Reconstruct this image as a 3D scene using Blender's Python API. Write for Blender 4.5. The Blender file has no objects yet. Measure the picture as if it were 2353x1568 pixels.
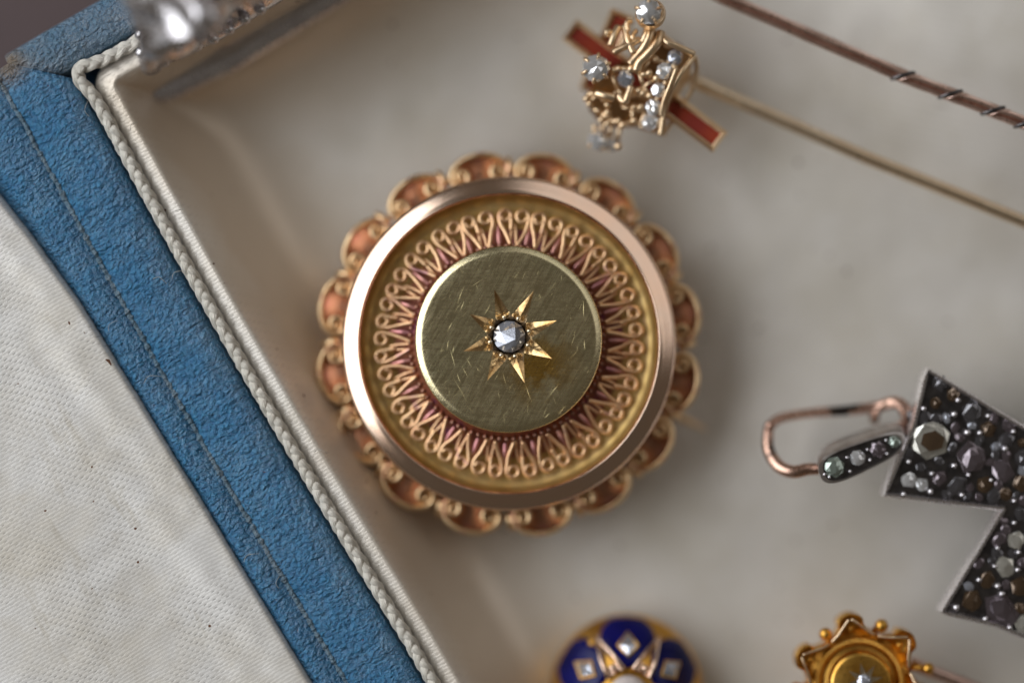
import bpy, math, random
from mathutils import Vector, Matrix, noise
random.seed(7)
PI = math.pi; TAU = 2*PI
R = math.radians
scene = bpy.context.scene
COL = scene.collection
# 1 Blender unit = 1 cm. z = 0 is the top of the brooch's centre disc, where the lens is focused.
scene.unit_settings.scale_length = 0.01
D = 26.67          # camera height over z = 0
S = 245.0          # reference pixels (2352 wide) per cm at z = 0

# ---------------------------------------------------------------- camera
cam_d = bpy.data.cameras.new('camera'); cam = bpy.data.objects.new('camera', cam_d); COL.objects.link(cam)
cam.location = (0, 0, D); cam_d.lens = 100; cam_d.sensor_width = 36
cam_d.clip_start = 1; cam_d.clip_end = 500
cam_d.dof.use_dof = True; cam_d.dof.focus_distance = D; cam_d.dof.aperture_fstop = 0.026
scene.camera = cam
# ---------------------------------------------------------------- world and lamps
w = bpy.data.worlds.new('World'); scene.world = w; w.use_nodes = True
w.node_tree.nodes['Background'].inputs[0].default_value = (1.0, 0.86, 0.70, 1)
w.node_tree.nodes['Background'].inputs[1].default_value = 0.085

def area_lamp(name, az, el, dist, sx, sy, power, color):
    l = bpy.data.lights.new(name, 'AREA'); l.shape = 'RECTANGLE'; l.size = sx; l.size_y = sy
    l.energy = power; l.color = color
    o = bpy.data.objects.new(name, l); COL.objects.link(o)
    p = Vector((math.cos(R(az))*math.cos(R(el)), math.sin(R(az))*math.cos(R(el)), math.sin(R(el))))*dist
    o.location = p; o.rotation_euler = (-p).to_track_quat('-Z', 'Y').to_euler()
    return o
area_lamp('window_light', 166, 33, 90, 124, 80, 112000, (0.95, 0.975, 1.0))
area_lamp('fill_light', 42, 38, 110, 150, 50, 17000, (1.0, 0.98, 0.97))  # unseen fill lamp, added to brighten the ring's right and top
scene.view_settings.view_transform = 'Standard'; scene.view_settings.look = 'None'
scene.view_settings.exposure = 0.0; scene.view_settings.gamma = 1
scene.cycles.use_denoising = True
scene.cycles.sample_clamp_indirect = 6
scene.cycles.max_bounces = 10

# ---------------------------------------------------------------- helpers
def P(px, py, z=0.0):
    k = (D-z)/D/S
    return Vector(((px-1176)*k, -(py-784)*k, z))
def L(px, z=0.0): return px*(D-z)/D/S

class MB:
    def __init__(s): s.v = []; s.f = []; s.uv = {}
    def add(s, vs, fs, uvs=None):
        n = len(s.v); s.v += [Vector(p) for p in vs]
        for i, f in enumerate(fs):
            s.f.append([a+n for a in f])
            if uvs: s.uv[len(s.f)-1] = uvs[i]
        return s
    def grid(s, rows, closed_u=False, closed_v=False, flip=False, uv=None):
        nr = len(rows); nc = len(rows[0]); vs = [p for r in rows for p in r]; fs = []; us = []
        for i in range(nr if closed_u else nr-1):
            for j in range(nc if closed_v else nc-1):
                i2 = (i+1) % nr; j2 = (j+1) % nc
                f = [i*nc+j, i2*nc+j, i2*nc+j2, i*nc+j2]
                u = [(i, j), (i+1, j), (i+1, j+1), (i, j+1)]
                if flip: f.reverse(); u.reverse()
                fs.append(f); us.append([uv(*q) for q in u] if uv else None)
        s.add(vs, fs, us if uv else None); return s
    def lathe(s, prof, n=96, c=(0, 0, 0), a0=0, a1=TAU, wob=0):
        full = abs(a1-a0-TAU) < 1e-6; rows = []
        for i in range(n if full else n+1):
            a = a0+(a1-a0)*i/n
            rows.append([Vector((c[0]+r*math.cos(a), c[1]+r*math.sin(a), c[2]+z)) for r, z in prof])
        return s.grid(rows, closed_u=full)
    def tube(s, pts, r, n=8, closed=False, caps=True, flat=1.0, up=Vector((0, 0, 1)), twist=None, sect=None):
        pts = [Vector(p) for p in pts]; m = len(pts); rows = []; length = [0]
        for i in range(1, m): length.append(length[-1]+(pts[i]-pts[i-1]).length)
        for i, p in enumerate(pts):
            if closed: t = pts[(i+1) % m]-pts[(i-1) % m]
            else: t = pts[min(i+1, m-1)]-pts[max(i-1, 0)]
            if t.length < 1e-9: t = Vector((1, 0, 0))
            t.normalize(); sd = t.cross(up)
            if sd.length < 1e-4: sd = t.cross(Vector((0, 1, 0)))
            sd.normalize(); nn = sd.cross(t).normalized()
            rr = r(i/(m-1)) if callable(r) else r
            tw = twist(i/(m-1)) if twist else 0
            row = []
            for k in range(len(sect) if sect else n):
                if sect: x, y = sect[k]
                else:
                    a = TAU*k/n; x, y = math.cos(a), math.sin(a)*flat
                x, y = x*math.cos(tw)-y*math.sin(tw), x*math.sin(tw)+y*math.cos(tw)
                row.append(p+sd*x*rr+nn*y*rr)
            rows.append(row)
        base = len(s.v); nc = len(rows[0])
        s.grid(rows, closed_u=closed, closed_v=True, flip=False, uv=lambda i, j: (length[i] if i < m else length[-1], j/nc))
        if caps and not closed:
            s.f.append([base+k for k in range(nc)]); s.f.append([base+(m-1)*nc+k for k in reversed(range(nc))])
        return s
    def ball(s, c, r, nu=12, nv=8, sq=1.0):
        rows = []
        for i in range(nu):
            a = TAU*i/nu
            rows.append([Vector(c)+Vector((math.cos(a)*math.sin(b), math.sin(a)*math.sin(b), math.cos(b)*sq))*r
                         for b in [PI*(.02+.96*j/nv) for j in range(nv+1)]])
        s.grid(rows, closed_u=True, flip=True)
        return s
    def prism(s, poly, z0, z1, bevel=0):
        n = len(poly)
        def ring(pl, z): return [Vector((x, y, z)) for x, y in pl]
        if bevel:
            cx = sum(p[0] for p in poly)/n; cy = sum(p[1] for p in poly)/n
            sc = []
            for x, y in poly:
                d = math.hypot(x-cx, y-cy); k = max(0, (d-bevel*1.3)/d); sc.append((cx+(x-cx)*k, cy+(y-cy)*k))
            rs = [ring(poly, z0), ring(poly, z1-bevel), ring(sc, z1)]
        else: rs = [ring(poly, z0), ring(poly, z1)]
        vs = [p for r in rs for p in r]; fs = []
        for k in range(len(rs)-1):
            for i in range(n):
                j = (i+1) % n; fs.append([k*n+i, k*n+j, (k+1)*n+j, (k+1)*n+i])
        fs.append(list(reversed(range(n)))); fs.append([(len(rs)-1)*n+i for i in range(n)])
        s.add(vs, fs); return s
    def gem(s, c, r, h=.55, n=8, table=.5, ex=1.0, rot=0.0, dep=.5, jit=.0):
        c = Vector(c); rings = []
        for (rr, zz, off, jj) in ((.05, -dep, 0, 0), (1.0, 0, 0, 0), (.82, h*.5, .5, jit), (table, h, 0, jit)):
            ring = []
            for k in range(n):
                a = TAU*(k+off)/n; q = rr*(1+random.uniform(-jj, jj))
                x, y = q*math.cos(a)*r*ex, q*math.sin(a)*r
                ring.append(c+Vector((x*math.cos(rot)-y*math.sin(rot), x*math.sin(rot)+y*math.cos(rot), (zz+random.uniform(-jj, jj)*.35)*r)))
            rings.append(ring)
        vs = [p for q in rings for p in q]; fs = []
        for k in range(3):
            for i in range(n):
                j = (i+1) % n; a, b, cc, d = k*n+i, k*n+j, (k+1)*n+i, (k+1)*n+j
                if k == 0: fs.append([a, b, d, cc])
                elif k == 1: fs += [[a, b, cc], [b, d, cc]]
                else: fs += [[a, d, cc], [a, b, d]] if False else [[a, d, cc], [a, b, d]]
        # centre of the table slightly raised: rose cut
        vs.append(c+Vector((random.uniform(-.15, .15)*r, random.uniform(-.15, .15)*r, (h+.12)*r))); t = len(vs)-1
        for i in range(n): fs.append([3*n+i, 3*n+(i+1) % n, t])
        s.add(vs, fs); return s

def mesh_from(mb, name, mat, smooth, org):
    me = bpy.data.meshes.new(name)
    me.from_pydata([tuple(v-org) for v in mb.v], [], mb.f)
    if mb.uv:
        ul = me.uv_layers.new(name='uv'); li = 0
        for fi, f in enumerate(mb.f):
            u = mb.uv.get(fi)
            for k in range(len(f)):
                if u: ul.data[li].uv = u[k]
                li += 1
    me.materials.append(mat)
    if smooth:
        for p in me.polygons: p.use_smooth = True
        if smooth is not True:
            me.set_sharp_from_angle(angle=R(smooth))
    me.update()
    return me
ORG = {}
def thing(name, label, cat, loc, rz=0, group=None):
    o = bpy.data.objects.new(name, None); COL.objects.link(o); o.empty_display_size = .1
    o.location = loc; o.rotation_euler = (0, 0, rz); o['label'] = label; o['category'] = cat
    if group: o['group'] = group
    ORG[o.name] = Vector(loc); return o
def part(name, mb, mat, parent, smooth=35, label=None, local=False):
    """world-space builder -> mesh under its thing (local=True: the builder is already in the parent's frame)"""
    org = Vector((0, 0, 0)) if local else ORG[parent.name]
    me = mesh_from(mb, name, mat, smooth, org)
    o = bpy.data.objects.new(name, me); COL.objects.link(o); o.parent = parent; ORG[o.name] = org
    if label: o['label'] = label
    return o
def again(o, parent, loc=(0, 0, 0), rz=0, sc=1.0, name=None):
    c = o.copy(); COL.objects.link(c); c.parent = parent; c.location = loc; c.rotation_euler = (0, 0, rz)
    c.scale = (sc, sc, sc); ORG[c.name] = ORG[o.name]; return c
def catmull(pts, n=8, closed=False):
    pts = [Vector(p) for p in pts]; out = []; m = len(pts)
    for i in range(m if closed else m-1):
        if closed: a, b, c, d = pts[(i-1) % m], pts[i], pts[(i+1) % m], pts[(i+2) % m]
        else: a, b, c, d = pts[max(i-1, 0)], pts[i], pts[i+1], pts[min(i+2, m-1)]
        for k in range(n):
            t = k/n
            out.append(.5*((2*b)+(c-a)*t+(2*a-5*b+4*c-d)*t*t+(3*b-a-3*c+d)*t**3))
    if not closed: out.append(pts[-1])
    return out

# ---------------------------------------------------------------- materials
class NT:
    def __init__(s, name):
        s.m = bpy.data.materials.new(name); s.m.use_nodes = True; s.t = s.m.node_tree
        s.b = s.t.nodes['Principled BSDF']; s.tc = s.t.nodes.new('ShaderNodeTexCoord')
    def n(s, typ, **kw):
        x = s.t.nodes.new(typ)
        for k, v in kw.items():
            if k in x.inputs.keys(): s.put(x.inputs[k], v)
            else: setattr(x, k, v)
        return x
    def put(s, sock, v):
        if isinstance(v, bpy.types.NodeSocket): s.t.links.new(v, sock)
        elif isinstance(v, tuple) and sock.type == 'RGBA' and len(v) == 3: sock.default_value = (*v, 1)
        else: sock.default_value = v
    def rmap(s, ang, scale, src='Object'):
        a = s.n('ShaderNodeMapping'); s.put(a.inputs[0], s.tc.outputs[src]); a.inputs['Rotation'].default_value = (0, 0, ang)
        x = s.n('ShaderNodeMapping'); s.put(x.inputs[0], a.outputs[0]); x.inputs['Scale'].default_value = scale
        return x.outputs[0]
    def map(s, src='Object', scale=(1, 1, 1), rot=(0, 0, 0), loc=(0, 0, 0)):
        x = s.n('ShaderNodeMapping'); s.put(x.inputs[0], s.tc.outputs[src])
        x.inputs['Scale'].default_value = scale; x.inputs['Rotation'].default_value = rot; x.inputs['Location'].default_value = loc
        return x.outputs[0]
    def noise(s, vec, scale, detail=3, rough=.55, dist=0):
        return s.n('ShaderNodeTexNoise', Vector=vec, Scale=scale, Detail=detail, Roughness=rough, Distortion=dist).outputs['Fac']
    def ramp(s, fac, stops):
        x = s.n('ShaderNodeValToRGB', Fac=fac); e = x.color_ramp.elements
        while len(e) < len(stops): e.new(.5)
        for k, (p, c) in enumerate(stops):
            e[k].position = p; e[k].color = (*c, 1) if isinstance(c, tuple) else (c, c, c, 1)
        return x.outputs[0]
    def mix(s, fac, a, b, mode='MIX'):
        x = s.n('ShaderNodeMix'); x.data_type = 'RGBA'; x.blend_type = mode
        s.put(x.inputs[0], fac); s.put(x.inputs[6], a); s.put(x.inputs[7], b); return x.outputs[2]
    def math(s, op, a, b=0.0, c=0.0):
        x = s.n('ShaderNodeMath'); x.operation = op; s.put(x.inputs[0], a); s.put(x.inputs[1], b); s.put(x.inputs[2], c); return x.outputs[0]
    def bump(s, h, strength, dist, prev=None):
        x = s.n('ShaderNodeBump', Height=h, Strength=strength, Distance=dist)
        if prev is not None: s.put(x.inputs['Normal'], prev)
        return x.outputs[0]
    def out(s, **kw):
        names = dict(color='Base Color', rough='Roughness', metal='Metallic', normal='Normal', spec='Specular IOR Level',
                     sheen='Sheen Weight', coat='Coat Weight', trans='Transmission Weight', ior='IOR', aniso='Anisotropic')
        for k, v in kw.items(): s.put(s.b.inputs[names[k]], v)
        return s.m

def metal(name, c1, c2, rough=.28, scale=6, tarnish=None, ts=5, tlo=.5, thi=.65, bump=.25, bscale=40, rv=.1):
    k = NT(name); v = k.map()
    f = k.noise(v, scale, 4); col = k.mix(k.ramp(f, [(.35, 0.0), (.65, 1.0)]), c1, c2)
    if tarnish:
        g = k.ramp(k.noise(k.map(loc=(3, 7, 1)), ts, 3, .6, .5), [(tlo, 0.0), (thi, 1.0)])
        col = k.mix(g, col, tarnish)
    h = k.noise(v, bscale, 5, .65)
    r = k.math('MULTIPLY_ADD', k.noise(v, bscale*.6, 4), rv*2, rough-rv)
    return k.out(color=col, metal=1.0, rough=r, normal=k.bump(h, bump, .004))

m_rose = metal('rose gold polished', (.82, .57, .42), (.78, .58, .45), .18, 3, bump=.06, bscale=8, rv=.05)
m_pan = metal('yellow gold pan', (.70, .51, .22), (.62, .43, .16), .50, 3, bump=.3, bscale=14)
m_fil = metal('bloomed filigree gold', (.90, .61, .35), (.82, .50, .29), .38, 5, tarnish=(.58, .28, .34), ts=4, tlo=.60, thi=.76, bump=.4)
m_back = metal('iridescent back plate', (.46, .21, .12), (.42, .17, .12), .5, 4, tarnish=(.32, .10, .27), ts=2.6, tlo=.57, thi=.70, bump=.5, bscale=18)
m_bead = metal('violet tarnished beading', (.40, .22, .14), (.32, .18, .17), .4, 3, tarnish=(.24, .17, .32), ts=1.1, tlo=.5, thi=.62)
m_scal = metal('scroll border gold', (.90, .66, .39), (.80, .54, .29), .34, 6, tarnish=(.55, .22, .17), ts=6, tlo=.56, thi=.7, bump=.35)
m_leaf = metal('pink gold shell plate', (.55, .33, .24), (.50, .28, .19), .40, 4, tarnish=(.58, .27, .27), ts=3, tlo=.52, thi=.68, bump=.4, bscale=14)
m_drop = metal('pink gold drops', (.66, .34, .27), (.62, .28, .30), .42, 4)
m_cut = metal('bright cut gold', (.90, .76, .54), (.76, .60, .40), .22, 8, bump=.2)
m_pgold = metal('pale yellow gold', (.88, .68, .45), (.80, .58, .36), .34, 8, tarnish=(.55, .27, .12), ts=5, tlo=.6, thi=.75, bump=.5)
m_shaft = metal('pin shaft gold', (.80, .66, .48), (.74, .58, .40), .30, 3, bump=.08)
m_rshaft = metal('rose gold pin shaft', (.78, .57, .49), (.60, .41, .34), .3, 5, bump=.15)
m_deep = metal('deep yellow gold', (.72, .42, .10), (.60, .30, .05), .30, 5, tarnish=(.30, .12, .02), ts=4, tlo=.58, thi=.75, bump=.4)
m_silver = metal('silver', (.80, .78, .80), (.66, .63, .66), .27, 4, bump=.3)
m_scr = metal('bright scratch', (.95, .90, .72), (.95, .88, .68), .35)
m_scal_dark = metal('dark engraved gold', (.30, .20, .10), (.18, .12, .07), .4, 12)  # darker gold for the cuts between star rays and stone seat
m_dsilver = metal('silver edge tarnished', (.62, .59, .58), (.42, .38, .36), .32, 5, bump=.5)
m_oxid = metal('blackened silver', (.08, .077, .08), (.15, .14, .14), .34, 9, bump=1.0, bscale=22)
m_hook = metal('copper rose gold hook', (.60, .39, .30), (.42, .26, .20), .28, 4, tarnish=(.05, .045, .04), ts=2.0, tlo=.54, thi=.60, bump=.3)

def disc_mat():
    k = NT('scratched green gold'); v = k.map()
    s1 = k.noise(k.rmap(R(-60), (1, 9, 1)), 4.5, 5, .75)
    s2 = k.noise(k.map(rot=(0, 0, R(-40)), scale=(1, 12, 1)), 4, 5, .8)
    s3 = k.noise(k.rmap(R(20), (1, 14, 1)), 3.5, 4, .75)
    h = k.math('ADD', k.math('MULTIPLY', s1, 1.5), k.math('ADD', s2, k.math('MULTIPLY', s3, .5)))
    stain = k.noise(k.map(loc=(.1, .2, 0)), 2.6, 5, .7)
    # a brownish handling stain of its own shape to the lower right of the star
    sv = k.n('ShaderNodeVectorMath'); sv.operation = 'DISTANCE'; k.put(sv.inputs[0], v); sv.inputs[1].default_value = (.27, -.20, 1.0)
    near = k.ramp(sv.outputs['Value'], [(.12, 1.0), (.46, 0.0)])
    st = k.math('MULTIPLY', k.ramp(stain, [(.44, 0.0), (.56, 1.0)]), near)
    base = k.mix(k.ramp(k.noise(v, 1.5, 3), [(.3, 0.0), (.7, 1.0)]), (.86, .73, .44), (.72, .65, .40))
    base = k.mix(k.ramp(k.math('MULTIPLY', h, .333), [(.38, 0.0), (.62, 1.0)]), k.mix(.35, base, (.40, .36, .22)), k.mix(.18, base, (.9, .84, .58)))
    base = k.mix(k.math('MULTIPLY', st, .85), base, (.55, .30, .03))
    fine = k.ramp(k.math('MULTIPLY', h, .5), [(.66, 0.0), (.9, 1.0)])
    rough = k.math('MULTIPLY_ADD', h, .19, -.02)
    return k.out(color=base, metal=1.0, rough=rough, normal=k.bump(h, .35, .004))
m_disc = disc_mat()

def gem_mat(name, col, rough=.03, trans=.75, ior=2.0, metal_=0.0):
    k = NT(name); v = k.map()
    c = k.mix(k.ramp(k.noise(v, 9, 3), [(.35, 0.0), (.7, 1.0)]), col, tuple(x*.8 for x in col))
    return k.out(color=c, rough=rough, trans=trans, ior=ior, metal=metal_)
m_dia = gem_mat('old cut diamond', (.97, .98, 1.0), .05, .25, 2.4, .55)
m_rosecut = gem_mat('grey rose cut diamond', (.60, .63, .72), .12, .3, 2.4, .6)
m_dark = gem_mat('dark foiled stone', (.17, .165, .18), .04, .3, 2.2, .7)
m_brown = gem_mat('brown foiled stone', (.15, .095, .055), .04, .3, 2.1, .6)
m_citrine = gem_mat('pale yellow stone', (.80, .78, .70), .03, .5, 2.0, .5)
m_green = gem_mat('green grey stone', (.40, .48, .42), .04, .4, 2.1, .5)
m_mauve = gem_mat('mauve foiled stone', (.24, .20, .225), .04, .3, 2.1, .7)
m_pearl = gem_mat('pale centre stone', (.75, .68, .66), .22, .1, 1.6)

def enamel(name, c1, c2, rough=.12, sc=3):
    k = NT(name); c = k.mix(k.ramp(k.noise(k.map(), sc, 4), [(.35, 0.0), (.65, 1.0)]), c1, c2)
    return k.out(color=c, rough=rough, spec=.22, coat=0.0, normal=k.bump(k.noise(k.map(), 6, 3), .2, .01))
m_red = enamel('red enamel', (.27, .045, .022), (.20, .032, .024))
m_blue = enamel('royal blue enamel', (.003, .003, .05), (.005, .006, .11), .25)

def leather(name, c1, c2, c3, wr=.55):
    k = NT(name); v = k.map()
    w0 = k.n('ShaderNodeTexNoise', Vector=v, Scale=4.0, Detail=2.0).outputs['Color']
    dv = k.n('ShaderNodeVectorMath'); dv.operation = 'MULTIPLY_ADD'; k.put(dv.inputs[0], w0); dv.inputs[1].default_value = (.06, .10, .06); k.put(dv.inputs[2], v)
    mp = k.n('ShaderNodeMapping'); k.put(mp.inputs[0], dv.outputs[0]); mp.inputs['Scale'].default_value = (1, 1.35, 1); mp.inputs['Rotation'].default_value = (0, 0, R(8))
    vo = k.n('ShaderNodeTexVoronoi', Vector=mp.outputs[0], Scale=20.0); vo.feature = 'SMOOTH_F1'; vo.inputs['Smoothness'].default_value = .5
    n1 = k.noise(mp.outputs[0], 24, 4, .6, .3); n2 = k.noise(v, 60, 3, .6)
    n0 = k.noise(k.map(scale=(.7, 1.8, 1)), 5.5, 3, .5)
    h = k.math('ADD', k.math('MULTIPLY', n1, 1.0), k.math('MULTIPLY', vo.outputs['Distance'], -.7))
    h = k.math('ADD', h, k.math('MULTIPLY', n2, .40)); h = k.math('ADD', h, k.math('MULTIPLY', n0, .8))
    col = k.mix(k.ramp(n1, [(.34, 0.0), (.68, 1.0)]), c2, c1)
    wear = k.math('MULTIPLY', k.ramp(k.noise(v, 2.2, 4, .6), [(.42, 0.0), (.72, 1.0)]), k.ramp(n2, [(.38, 0.0), (.62, 1.0)]))
    col = k.mix(k.math('MULTIPLY', wear, wr), col, c3)
    speck = k.ramp(k.noise(k.map(loc=(5, 2, 0)), 26, 1, .3), [(.80, 0.0), (.83, 1.0)])
    col = k.mix(speck, col, (.12, .03, .05))
    big_ = k.ramp(k.noise(k.map(loc=(2, 5, 0)), 1.1, 5, .65), [(.36, 0.0), (.66, 1.0)])
    col = k.mix(k.math('MULTIPLY', big_, .30), col, c2)
    dv2 = k.n('ShaderNodeVectorMath'); dv2.operation = 'DISTANCE'; k.put(dv2.inputs[0], v); dv2.inputs[1].default_value = (-.63, .47, 0)
    rub = k.ramp(k.math('ADD', dv2.outputs['Value'], k.math('MULTIPLY', n2, .3)), [(.22, 1.0), (.42, 0.0)])
    col = k.mix(k.math('MULTIPLY', rub, .8), col, (.26, .17, .08))
    cr = k.noise(k.map(scale=(.5, 3.2, 1), loc=(4, 1, 0)), 3.0, 3, .5)
    h = k.math('ADD', h, k.math('MULTIPLY', cr, .9))
    nb = k.bump(h, 1.0, .062)
    return k.out(color=col, rough=.30, spec=1.0, normal=nb)
m_leather = leather('blue grained leather', (.055, .285, .52), (.020, .14, .32), (.28, .44, .58))
m_leather_worn = leather('blue leather rubbed grey', (.14, .27, .38), (.06, .16, .28), (.42, .41, .41), 1.0)
m_seam = leather('faded seam leather', (.17, .28, .36), (.09, .18, .26), (.40, .42, .44), .8)

def satin(name, col, stain, thread=1.0, weave=True, rough=.5, spec=.35, slope_shade=False, silk=.15, bd=.008):
    k = NT(name); v = k.map()
    sep = k.n('ShaderNodeSeparateXYZ'); k.put(sep.inputs[0], v)
    wob = k.math('MULTIPLY', k.noise(v, 1.2, 2), .10)
    y = k.math('ADD', sep.outputs['Y'], wob)
    fib = k.noise(k.map(scale=(1.3, 11, 2)), 6, 4, .7)           # fine threads running along x
    h = k.math('MULTIPLY', fib, .6)
    c = k.mix(k.ramp(k.noise(v, .9, 5, .6), [(.42, 0.0), (.75, 1.0)]), col, stain)
    c = k.mix(k.math('MULTIPLY', k.ramp(k.noise(k.map(loc=(9, 3, 0)), 3.2, 4, .7), [(.58, 0.0), (.74, 1.0)]), .35), c, stain)
    if weave:
        py = .0355
        row = k.math('DIVIDE', y, py); fl = k.math('FLOOR', row); fr = k.math('FRACT', row)
        xs = k.math('ADD', k.math('DIVIDE', sep.outputs['X'], .10), k.math('MULTIPLY', fl, .37))
        fx = k.math('FRACT', k.math('ADD', xs, k.math('MULTIPLY', k.noise(k.map(scale=(3, 1, 1)), 3, 2), .5)))
        # a dip at the end of each float
        dx = k.math('SMOOTH_MIN', k.math('MULTIPLY', k.math('ABSOLUTE', k.math('SUBTRACT', fx, .5)), 4.0), 1.0, .2)
        dy = k.math('MINIMUM', k.math('MULTIPLY', k.math('ABSOLUTE', k.math('SUBTRACT', fr, .5)), 3.4), 1.0)
        pit = k.math('MINIMUM', k.math('MAXIMUM', dx, dy), 1.0)
        vis = k.ramp(k.noise(v, 1.3, 3), [(.40, .25), (.60, 1.0)])
        sh = k.math('SINE', k.math('MULTIPLY', row, TAU))
        h = k.math('ADD', h, k.math('MULTIPLY', sh, .16))
        h = k.math('ADD', h, k.math('MULTIPLY', k.math('MULTIPLY', pit, vis), 1.1))
        c = k.mix(k.math('MULTIPLY', k.math('MULTIPLY', k.math('SUBTRACT', 1.0, pit), vis), .3 if slope_shade else .6), c, tuple(x*.30 for x in col))
    else_streak = k.ramp(k.noise(k.map(scale=(2.6, .55, 1), loc=(3, 0, 0)), 1.6, 5, .65), [(.56, 0.0), (.70, 1.0)])
    c = k.mix(k.math('MULTIPLY', else_streak, .0 if slope_shade else .7), c, tuple(x*.86 for x in stain))
    if slope_shade:      # brown shade of the slope along the frame, painted into the silk
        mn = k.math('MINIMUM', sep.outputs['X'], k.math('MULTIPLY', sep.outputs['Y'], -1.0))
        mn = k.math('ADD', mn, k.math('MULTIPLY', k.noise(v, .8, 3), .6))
        shade_mask = k.math('MULTIPLY', k.ramp(mn, [(.30, 0.0), (.62, 1.0)]), k.ramp(k.math('MULTIPLY', mn, .5), [(.5, 1.0), (.95, 0.0)]))
        c = k.mix(k.math('MULTIPLY', shade_mask, .75), c, (.62, .49, .35))
    speck = k.ramp(k.noise(k.map(loc=(1, 8, 0)), 14, 1, .2), [(.80, 0.0), (.815, 1.0)])
    c = k.mix(speck, c, (.14, .06, .03))
    return k.out(color=c, rough=rough, sheen=.15, spec=spec, metal=silk, normal=k.bump(h, .5*thread, bd))
m_lining = satin('lid satin', (.765, .75, .725), (.63, .58, .49), .85)
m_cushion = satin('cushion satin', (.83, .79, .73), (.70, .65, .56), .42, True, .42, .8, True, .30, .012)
def cord_mat():
    k = NT('braided cord yarn')
    f = k.noise(k.map('UV', scale=(2.2, 9, 1)), 3, 3, .6)
    c = k.mix(k.noise(k.map(), 1.6, 4), (.92, .89, .82), (.82, .76, .64))
    return k.out(color=c, rough=.42, spec=.4, sheen=.2, metal=.2, normal=k.bump(f, 1.0, .03))
m_cord = cord_mat()
def plain(name, c1, c2, rough, sc=2, b=.3):
    k = NT(name); c = k.mix(k.noise(k.map(), sc, 5, .6), c1, c2)
    return k.out(color=c, rough=rough, normal=k.bump(k.noise(k.map(), sc*8, 4), b, .02))
m_table = plain('dark brown table', (.105, .066, .064), (.07, .045, .045), .6)
m_card = plain('raw card edge', (.26, .20, .13), (.38, .30, .2), .8)

# ================================================================ the setting
t = MB(); t.add([(-40, -40, -3.2), (40, -40, -3.2), (40, 40, -3.2), (-40, 40, -3.2)], [[0, 1, 2, 3]])
tb = bpy.data.objects.new('table', mesh_from(t, 'table', m_table, False, Vector((0, 0, 0)))); COL.objects.link(tb); tb['kind'] = 'structure'
tb['label'] = 'dark brown table top under the open jewellery case'

# ================================================================ jewellery case (frame: x = across from the hinge, y = up along it)
c0 = P(205, 172, 0)
case = thing('jewellery_case', 'open jewellery case in blue grained leather with cream satin lining and cord trim', 'jewellery case', c0, R(30))
q = 1/S
def nz(x, y, z, a, f): return a*noise.noise(Vector((x*f, y*f, z)))
# --- cushion as a height field over (u, v)
def sm(a, b, x):
    t = min(1, max(0, (x-a)/(b-a))); return t*t*(3-2*t)
def cush_z(u, v):                     # pixels
    Rr = 58.0; dx = max(Rr-u, 0); dy = max(Rr-v, 0)
    d = Rr-math.hypot(dx, dy) if (dx > 0 and dy > 0) else min(u, v)
    if min(u, v) > Rr:                # smooth inner valley corner
        k = 1+90*sm(Rr, Rr+160, min(u, v)); a, b = u, v; hh = max(0, min(1, .5+.5*(b-a)/k)); d = b*(1-hh)+a*hh-k*hh*(1-hh)
    d += 12
    if d < 0: return -.15+d*.03
    x_ = min(d, 78)/78; roll = -.145+.095*(1-(1-x_)**2.2)
    fall = -1.05*(1-math.exp(-(max(0, d-46)/92.0)**1.45))
    return roll+fall
us = [-18+i*2.2 for i in range(40)]+[70+i*8 for i in range(32)]+[326+i*30 for i in range(120)]
rows = []
for u in us:
    row = []
    for v in [-18+i*3.2 for i in range(34)]+[92+i*12 for i in range(22)]+[356+i*30 for i in range(120)]:
        z = cush_z(u, v); amp = sm(120, 600, min(u, v))
        z += (.05*noise.noise(Vector((u*.0028, v*.0028, 1)))+.012*noise.noise(Vector((u*.012, v*.012, 4))))*amp
        z += .004*noise.noise(Vector((u*.05, v*.08, 2)))+.42*math.exp(-((u-1945)**2+(v-924)**2)/480.0**2)
        bow = -14*math.sin(min(1, max(0, v/1500))*PI)*(1-sm(0, 200, u))
        row.append(Vector(((u+bow)*q, -v*q, z)))
    rows.append(row)
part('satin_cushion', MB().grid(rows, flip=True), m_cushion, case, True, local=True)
def bow(v): return -14*math.sin(min(1, max(0, v/1500))*PI)
# --- leather frame: left strip and top bar, mitred
def mitre_v(u): return .94*u+22
def strip_left():
    prof = [(-27, -1.6), (-28, -.30), (-31, -.16), (-37, -.075), (-46, -.03), (-58, -.005), (-74, .012), (-95, .02), (-115, .012),
            (-135, 0), (-152, -.008), (-166, -.02), (-176, -.034), (-183, -.05), (-188, -.068)]
    fine = []
    for (a, b) in zip(prof, prof[1:]):
        for k in range(4): fine.append((a[0]+(b[0]-a[0])*k/4, a[1]+(b[1]-a[1])*k/4))
    fine.append(prof[-1]); rows = []
    for (u, z) in fine:
        v0 = max(mitre_v(u), -118); row = []
        for j in range(420):
            v = v0+(2300-v0)*j/419; e = sm(0, 14, v-v0)
            uu = u+bow(v)*(1 if u > -100 else .8)
            row.append(Vector((uu*q, -v*q, z-.05*(1-e)+nz(u*.01, v*.01, 3, .02, 1.2)+nz(u*.04, v*.04, 5, .008, 1))))
        rows.append(row)
    return MB().grid(rows)
part('leather_rim', strip_left(), m_leather, case, True, local=True)
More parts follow.
